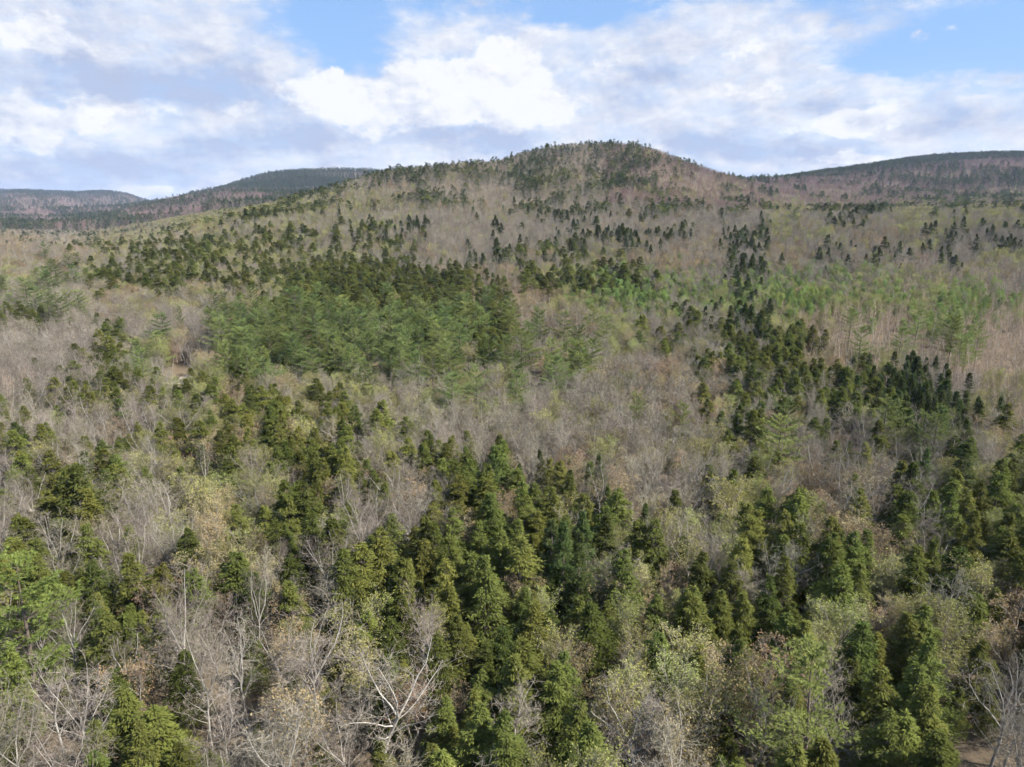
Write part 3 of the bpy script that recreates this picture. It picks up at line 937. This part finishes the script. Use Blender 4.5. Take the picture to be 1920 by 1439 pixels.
def far_kind(x, y, z):
    a = x / y
    n = math.sin(x * 0.011 + y * 0.004) + math.sin(y * 0.013 - x * 0.005 + 2.0) + math.sin(x * 0.031 + y * 0.023)
    if a > 0.2 and y < 2600:                                   # the right-hand hill: bare below, conifers along the crest
        p = 0.10 + 0.85 * min(1, max(0, (z - (80 + 180 * (a - 0.33))) / 50.0))
    elif y > 2050 and y < 3300 and a > -0.46:                 # the dark wooded ridge at left
        p = 0.85 if z > 115 else 0.35
    elif y > 3300:
        p = 0.75 if z > 140 else 0.35
    else:
        p = 0.22
    p = min(0.95, max(0.03, p + 0.12 * n))
    if rnd.rand() < p:
        return 'S'
    return 'MMMMG'[rnd.randint(5)]  # mostly M, whose twig colour carries painted cloud shade

SIZE = {'H': (0.72, 1.2), 'P': (0.8, 1.08), 'S': (0.7, 1.1), 'G': (0.72, 1.08), 'M': (0.72, 1.05), 'W': (0.72, 1.08), 'R': (0.65, 1.05), 'Y': (0.6, 1.05), 'B': (0.75, 1.05), 'A': (0.65, 1.05)}
def add_band(y0, y1, spacing, margin, far=False):
    x, y, z, u, v = scatter(y0, y1, spacing, margin, far)
    for i in range(len(x)):
        if not far:
            if np.min(np.hypot(hero_xy[:, 0] - x[i], hero_xy[:, 1] - y[i])) < 2.0:
                continue
            if math.hypot((x[i] - (CLEAR[0] + 0.8) * y[i] / CLEAR[1]) / 3.4, (y[i] - CLEAR[1] + 8) / 22.0) < 1 or math.hypot(x[i] - CLEAR[0] - 2.6, y[i] - CLEAR[1] - 6.5) < 4.2:
                continue
        code = kind_at(u[i], v[i]) if y[i] < 1150 else far_kind(x[i], y[i], z[i])
        if 420 < y[i] < 1150:
            c_ = clump(x[i], y[i])
            if code in 'SH' and x[i] / y[i] > 0.15 and y[i] < 650 and rnd.rand() < 0.6:
                code = 'H' if rnd.rand() < 0.4 else 'G'
            if code == 'S' and rnd.rand() < 0.35:
                code = 'H'
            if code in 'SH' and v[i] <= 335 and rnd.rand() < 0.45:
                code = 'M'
            if code in 'SH' and v[i] > 335 and c_ < 0.15 and rnd.rand() < 0.85:
                code = 'G'
            elif code == 'G' and c_ > 1.2 and rnd.rand() < 0.3:
                code = 'S'
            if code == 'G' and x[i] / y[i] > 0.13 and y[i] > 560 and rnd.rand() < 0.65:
                code = 'M'  # darker maples imitate cloud shade on the hill's right flank
        young = code == 'h'
        if young:
            code = 'H'
        if code == 'P' and rnd.rand() < 0.72:
            continue
        lo, hi = SIZE[code]
        s = lo + (hi - lo) * rnd.beta(2.2, 1.6)
        if young:
            s *= rnd.uniform(0.45, 0.75)
        if y[i] < 60 and code == 'H':
            s *= 0.82
        if y[i] > 1150:
            s *= 1.35
        wf_ = rnd.uniform(0.85, 1.2)
        if y[i] > 110 and code in 'SH':
            wf_ *= min(1.4, 1 + (y[i] - 110) / 350.0)
            if y[i] > 260:
                s *= rnd.uniform(0.9, 1.2)
        trees.append([code, x[i], y[i], z[i], s, wf_, rnd.rand() * 6.28, rnd.randint(NVAR[code]), None])

add_band(27, 170, 3.15, 160)
add_band(170, 330, 3.4, 120)
add_band(330, 620, 3.9, 80)
add_band(620, 1150, 4.6, 60, True)
add_band(1150, 2300, 7.5, 40, True)
add_band(2300, 4300, 12.0, 40, True)
print("trees", len(trees))

# ------------------------------------------------------------------ pick the individuals: the 300 of each kind that show largest
from collections import defaultdict
by_kind = defaultdict(list)
for i, t in enumerate(trees):
    by_kind[t[0]].append(i)
single = set()
info = {}
for code, idx in by_kind.items():
    sc = []
    for i in idx:
        t = trees[i]
        H_ = HEIGHT[code] * t[4]
        u, v, dep = project(t[1], t[2], t[3] + 0.75 * H_)
        info[i] = (float(u), float(v), float(dep))
        inside = -20 < u < 1940 and v < 1445
        sc.append((-1e9 if t[8] else (dep if inside else 1e9), i))
    sc.sort()
    single.update(i for d_, i in sc[:290] if d_ < 1e8)

LOOK = {'H': "olive-green hemlock", 'P': "layered green pine", 'S': "dark pointed spruce", 'M': "shade-toned purple-brown bare maple", 'G': "bare grey-brown maple", 'W': "pale-limbed bare beech",
        'R': "russet budding oak", 'Y': "yellow-green budding poplar", 'B': "slender bare birch", 'A': "bright green aspen"}
PLURAL = {'H': "hemlocks", 'P': "pines", 'S': "spruces", 'M': "shade-toned purple-brown maples", 'G': "bare maples", 'W': "bare beeches", 'R': "russet oaks", 'Y': "budding poplars", 'B': "slender birches", 'A': "leafing aspens"}
ORDINAL = ["nearest", "second", "third", "fourth", "fifth", "sixth", "seventh", "eighth"]
label_of, group_of = {}, {}
marks = [(info[i][0], info[i][1], i) for i in single if trees[i][8]]
cells = defaultdict(list)
for i in sorted(single):
    t = trees[i]
    if t[8]:
        label_of[i], group_of[i] = t[8], "%s that stand out" % PLURAL[t[0]]
        continue
    u, v, dep = info[i]
    mu, mv, mi_ = min(marks, key=lambda m: math.hypot(m[0] - u, 1.3 * (m[1] - v)))
    du, dv = u - mu, v - mv
    way = ("right of" if du > 0 else "left of") if abs(du) > abs(dv) else ("below" if dv > 0 else "above")
    cells[(t[0], way, mi_)].append((math.hypot(du, dv), i))
for (code, way, mi_), lst in cells.items():
    lst.sort()
    for k, (_d, i) in enumerate(lst):
        group_of[i] = "%s %s the %s" % (PLURAL[code], way, SHORT[mi_])
        if len(lst) == 1:
            label_of[i] = "only %s just %s the %s" % (LOOK[code], way, SHORT[mi_])
        elif k < len(ORDINAL):
            label_of[i] = "%s %s %s the %s" % (ORDINAL[k], LOOK[code], way, SHORT[mi_])
        else:
            label_of[i] = "%s farther off %s the %s" % (LOOK[code], way, SHORT[mi_])

col = scene.collection
rt = random.Random(3)
def place_tree(i):
    code, x, y, z, s, wf, rot, var, lab = trees[i]
    nm, cat = KINDS[code][:2]
    e = bpy.data.objects.new(nm, None)
    e.empty_display_size = 0.5
    e.location = (x, y, z)
    lean = 0.02 if code in 'HPS' else 0.03
    e.rotation_euler = (rt.gauss(0, lean), rt.gauss(0, lean), rot)
    e.scale = (s * wf, s * wf, s)
    col.objects.link(e)
    tag(e, label_of[i], cat, group_of[i])
    tme, cme = PARTS[code][var]
    for part, me_ in (("trunk", tme), ("crown", cme)):
        o_ = bpy.data.objects.new(part, me_)
        o_.parent = e
        if lab and lab.startswith('big fresh-green white pine') and part == 'crown':
            o_.color = (0.74, 0.84, 0.70, 1)          # this one is a deeper, cooler green
        col.objects.link(o_)
for i in sorted(single):
    place_tree(i)

# ------------------------------------------------------------------ the rest: one forest mass for each kind
def instancer(name, rows, source, label):
    """points carrying rotation, scale and mesh choice; geometry nodes put a tree on each"""
    n = len(rows)
    me_ = bpy.data.meshes.new(name)
    me_.vertices.add(n)
    me_.vertices.foreach_set('co', np.array([(t[1], t[2], t[3]) for t in rows], np.float32).ravel())
    a = me_.attributes.new('rot', 'FLOAT_VECTOR', 'POINT')
    a.data.foreach_set('vector', np.array([(rt.gauss(0, .03), rt.gauss(0, .03), t[6]) for t in rows], np.float32).ravel())
    a = me_.attributes.new('scl', 'FLOAT_VECTOR', 'POINT')
    a.data.foreach_set('vector', np.array([(t[4] * t[5], t[4] * t[5], t[4]) for t in rows], np.float32).ravel())
    a = me_.attributes.new('pick', 'INT', 'POINT')
    a.data.foreach_set('value', np.array([t[7] % max(1, len(source.objects)) for t in rows], np.int32))
    ob = bpy.data.objects.new(name, me_)
    col.objects.link(ob)
    ng = bpy.data.node_groups.new(name, 'GeometryNodeTree')
    ng.interface.new_socket("Geometry", in_out='INPUT', socket_type='NodeSocketGeometry')
    ng.interface.new_socket("Geometry", in_out='OUTPUT', socket_type='NodeSocketGeometry')
    gi, go = ng.nodes.new('NodeGroupInput'), ng.nodes.new('NodeGroupOutput')
    ip = ng.nodes.new('GeometryNodeInstanceOnPoints')
    ci_ = ng.nodes.new('GeometryNodeCollectionInfo')
    ci_.inputs['Collection'].default_value = source
    ci_.inputs['Separate Children'].default_value = True
    ci_.inputs['Reset Children'].default_value = True
    def attr(nm_, typ):
        nd = ng.nodes.new('GeometryNodeInputNamedAttribute')
        nd.data_type = typ
        nd.inputs['Name'].default_value = nm_
        return nd.outputs['Attribute']
    L = ng.links.new
    L(gi.outputs[0], ip.inputs['Points'])
    L(ci_.outputs[0], ip.inputs['Instance'])
    ip.inputs['Pick Instance'].default_value = True
    L(attr('pick', 'INT'), ip.inputs['Instance Index'])
    L(attr('rot', 'FLOAT_VECTOR'), ip.inputs['Rotation'])
    L(attr('scl', 'FLOAT_VECTOR'), ip.inputs['Scale'])
    L(ip.outputs[0], go.inputs[0])
    md = ob.modifiers.new("trees", 'NODES')
    md.node_group = ng
    tag(ob, label, None, None, 'stuff')
    return ob

near_rest, far_rest = defaultdict(list), defaultdict(list)
for i, t in enumerate(trees):
    if i in single:
        continue
    (near_rest if t[2] < 500 else far_rest)[t[0]].append(t)
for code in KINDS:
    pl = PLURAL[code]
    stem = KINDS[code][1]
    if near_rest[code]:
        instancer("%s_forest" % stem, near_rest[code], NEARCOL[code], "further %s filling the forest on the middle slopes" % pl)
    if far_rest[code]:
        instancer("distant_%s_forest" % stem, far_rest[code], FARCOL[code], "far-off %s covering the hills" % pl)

print("singles", len(single), {c: len(v) for c, v in by_kind.items()})

# ------------------------------------------------------------------ the small clearing at left: a dirt track and a weathered shed
def simple_mat(name, c1, c2, scale, rough=0.8):
    N_ = new_mat(name)
    tcn_ = N_.n('ShaderNodeTexCoord')
    nz_ = N_.noise(tcn_.outputs['Object'], scale, 6.0, 0.65)
    b_ = N_.n('ShaderNodeBsdfPrincipled')
    b_.inputs['Roughness'].default_value = rough
    N_.l(N_.mix(N_.ramp(nz_, 0.3, 0.7), (*c1, 1), (*c2, 1)), b_.inputs['Base Color'])
    o_ = N_.n('ShaderNodeOutputMaterial')
    N_.l(b_.outputs[0], o_.inputs['Surface'])
simple_mat('dirt', (0.30, 0.235, 0.185), (0.40, 0.33, 0.27), 0.6)
simple_mat('roof_metal', (0.16, 0.165, 0.17), (0.23, 0.23, 0.235), 1.5, 0.55)
simple_mat('shed_boards', (0.33, 0.29, 0.25), (0.24, 0.20, 0.165), 3.0)
def mesh_obj(name, v, f, m, parent=None, loc=(0, 0, 0)):
    me_ = bpy.data.meshes.new(name)
    me_.from_pydata([tuple(map(float, p)) for p in v], [], f)
    me_.materials.append(MATS[m])
    o_ = bpy.data.objects.new(name, me_)
    o_.location = loc
    o_.parent = parent
    col.objects.link(o_)
    return o_
def box(x0, x1, y0, y1, z0, z1):
    v = [(x, y, z) for z in (z0, z1) for y in (y0, y1) for x in (x0, x1)]
    return v, [(0, 2, 3, 1), (4, 5, 7, 6), (0, 1, 5, 4), (2, 6, 7, 3), (0, 4, 6, 2), (1, 3, 7, 5)]
# track: a strip of bare earth following the slope
tv, tf = [], []
for k in range(25):
    q = k / 24.0
    yy_ = CLEAR[1] - 13 + 30 * q
    xx_ = CLEAR[0] - 1.2 + 2.0 * math.sin(q * 3.0) + 1.6 * q
    w_ = 1.7 + 0.5 * math.sin(k * 1.7)
    for sx in (-1, -0.33, 0.33, 1):
        px_ = xx_ + sx * w_
        tv.append((px_, yy_, float(ground(px_, yy_)) + 0.05))
    if k:
        b0 = (k - 1) * 4
        tf += [(b0 + j, b0 + j + 1, b0 + j + 5, b0 + j + 4) for j in range(3)]
track = mesh_obj('path', tv, tf, 'dirt')
tag(track, 'pinkish bare-earth track in the small clearing at left', None, None, 'structure')
sx_, sy_ = CLEAR[0] + 2.6, CLEAR[1] + 8.5
shed = bpy.data.objects.new('shed', None)
shed.location = (sx_, sy_, float(ground(sx_, sy_)))
shed.rotation_euler = (0, 0, math.radians(24))
col.objects.link(shed)
tag(shed, 'small weathered shed with dark grey gable roof in the clearing left of the pine grove', 'shed')
W2, D2, HW, HR = 2.0, 1.6, 2.0, 3.3
def wall_boards(name_, along, fixed, axis, n_, top):
    for j in range(n_):
        a0_, a1_ = -along + 2 * along * j / n_, -along + 2 * along * (j + 1) / n_ - 0.02
        th = 0.05
        if axis == 'x':
            v_, f_ = box(a0_, a1_, fixed - th / 2, fixed + th / 2, -0.3, top((a0_ + a1_) / 2))
        else:
            v_, f_ = box(fixed - th / 2, fixed + th / 2, a0_, a1_, -0.3, top((a0_ + a1_) / 2))
        mesh_obj('plank', v_, f_, 'shed_boards', shed)
gable = lambda a: HW + (HR - HW) * (1 - abs(a) / W2) - 0.08
wall_boards('front', W2, -D2, 'x', 10, gable)
wall_boards('back', W2, D2, 'x', 10, gable)
wall_boards('side', D2, -W2, 'y', 8, lambda a: HW - 0.05)
wall_boards('side', D2, W2, 'y', 8, lambda a: HW - 0.05)
for sg in (-1, 1):
    e_ = 0.25
    xe, ze = sg * (W2 + e_), HW - e_ * (HR - HW) / W2
    top_ = [(0, -D2 - e_, HR), (xe, -D2 - e_, ze), (xe, D2 + e_, ze), (0, D2 + e_, HR)]
    v_ = top_ + [(x, y, z + 0.07) for x, y, z in top_]
    mesh_obj('roof_panel', v_, [(0, 1, 2, 3), (4, 7, 6, 5), (0, 4, 5, 1), (1, 5, 6, 2), (2, 6, 7, 3), (3, 7, 4, 0)], 'roof_metal', shed)
v_, f_ = box(-0.5, 0.5, -D2 - 0.09, -D2 - 0.04, 0.0, 1.85)
mesh_obj('door', v_, f_, 'roof_metal', shed)

# ------------------------------------------------------------------ haze in the valley air
N = new_mat('thin_air')
pv = N.n('ShaderNodeVolumePrincipled')
pv.inputs['Color'].default_value = (0.55, 0.68, 1.0, 1)
pv.inputs['Density'].default_value = 0.00006
pv.inputs['Anisotropy'].default_value = 0.0
o = N.n('ShaderNodeOutputMaterial')
N.l(pv.outputs[0], o.inputs['Volume'])
hx, hy0, hy1, hz0, hz1 = 9500.0, -2200.0, float(GY.max()) + 300.0, float(GZ.min()) - 1.0, float(GZ.max()) + 40.0
hv = [(x, y, z) for z in (hz0, hz1) for y in (hy0, hy1) for x in (-hx, hx)]
hf = [(0, 2, 3, 1), (4, 5, 7, 6), (0, 1, 5, 4), (2, 6, 7, 3), (0, 4, 6, 2), (1, 3, 7, 5)]
me = bpy.data.meshes.new("haze")
me.from_pydata(hv, [], hf)
me.materials.append(MATS['thin_air'])
haze = bpy.data.objects.new("haze", me)
col.objects.link(haze)
tag(haze, 'pale blue haze lying over the far hills', None, None, 'stuff')
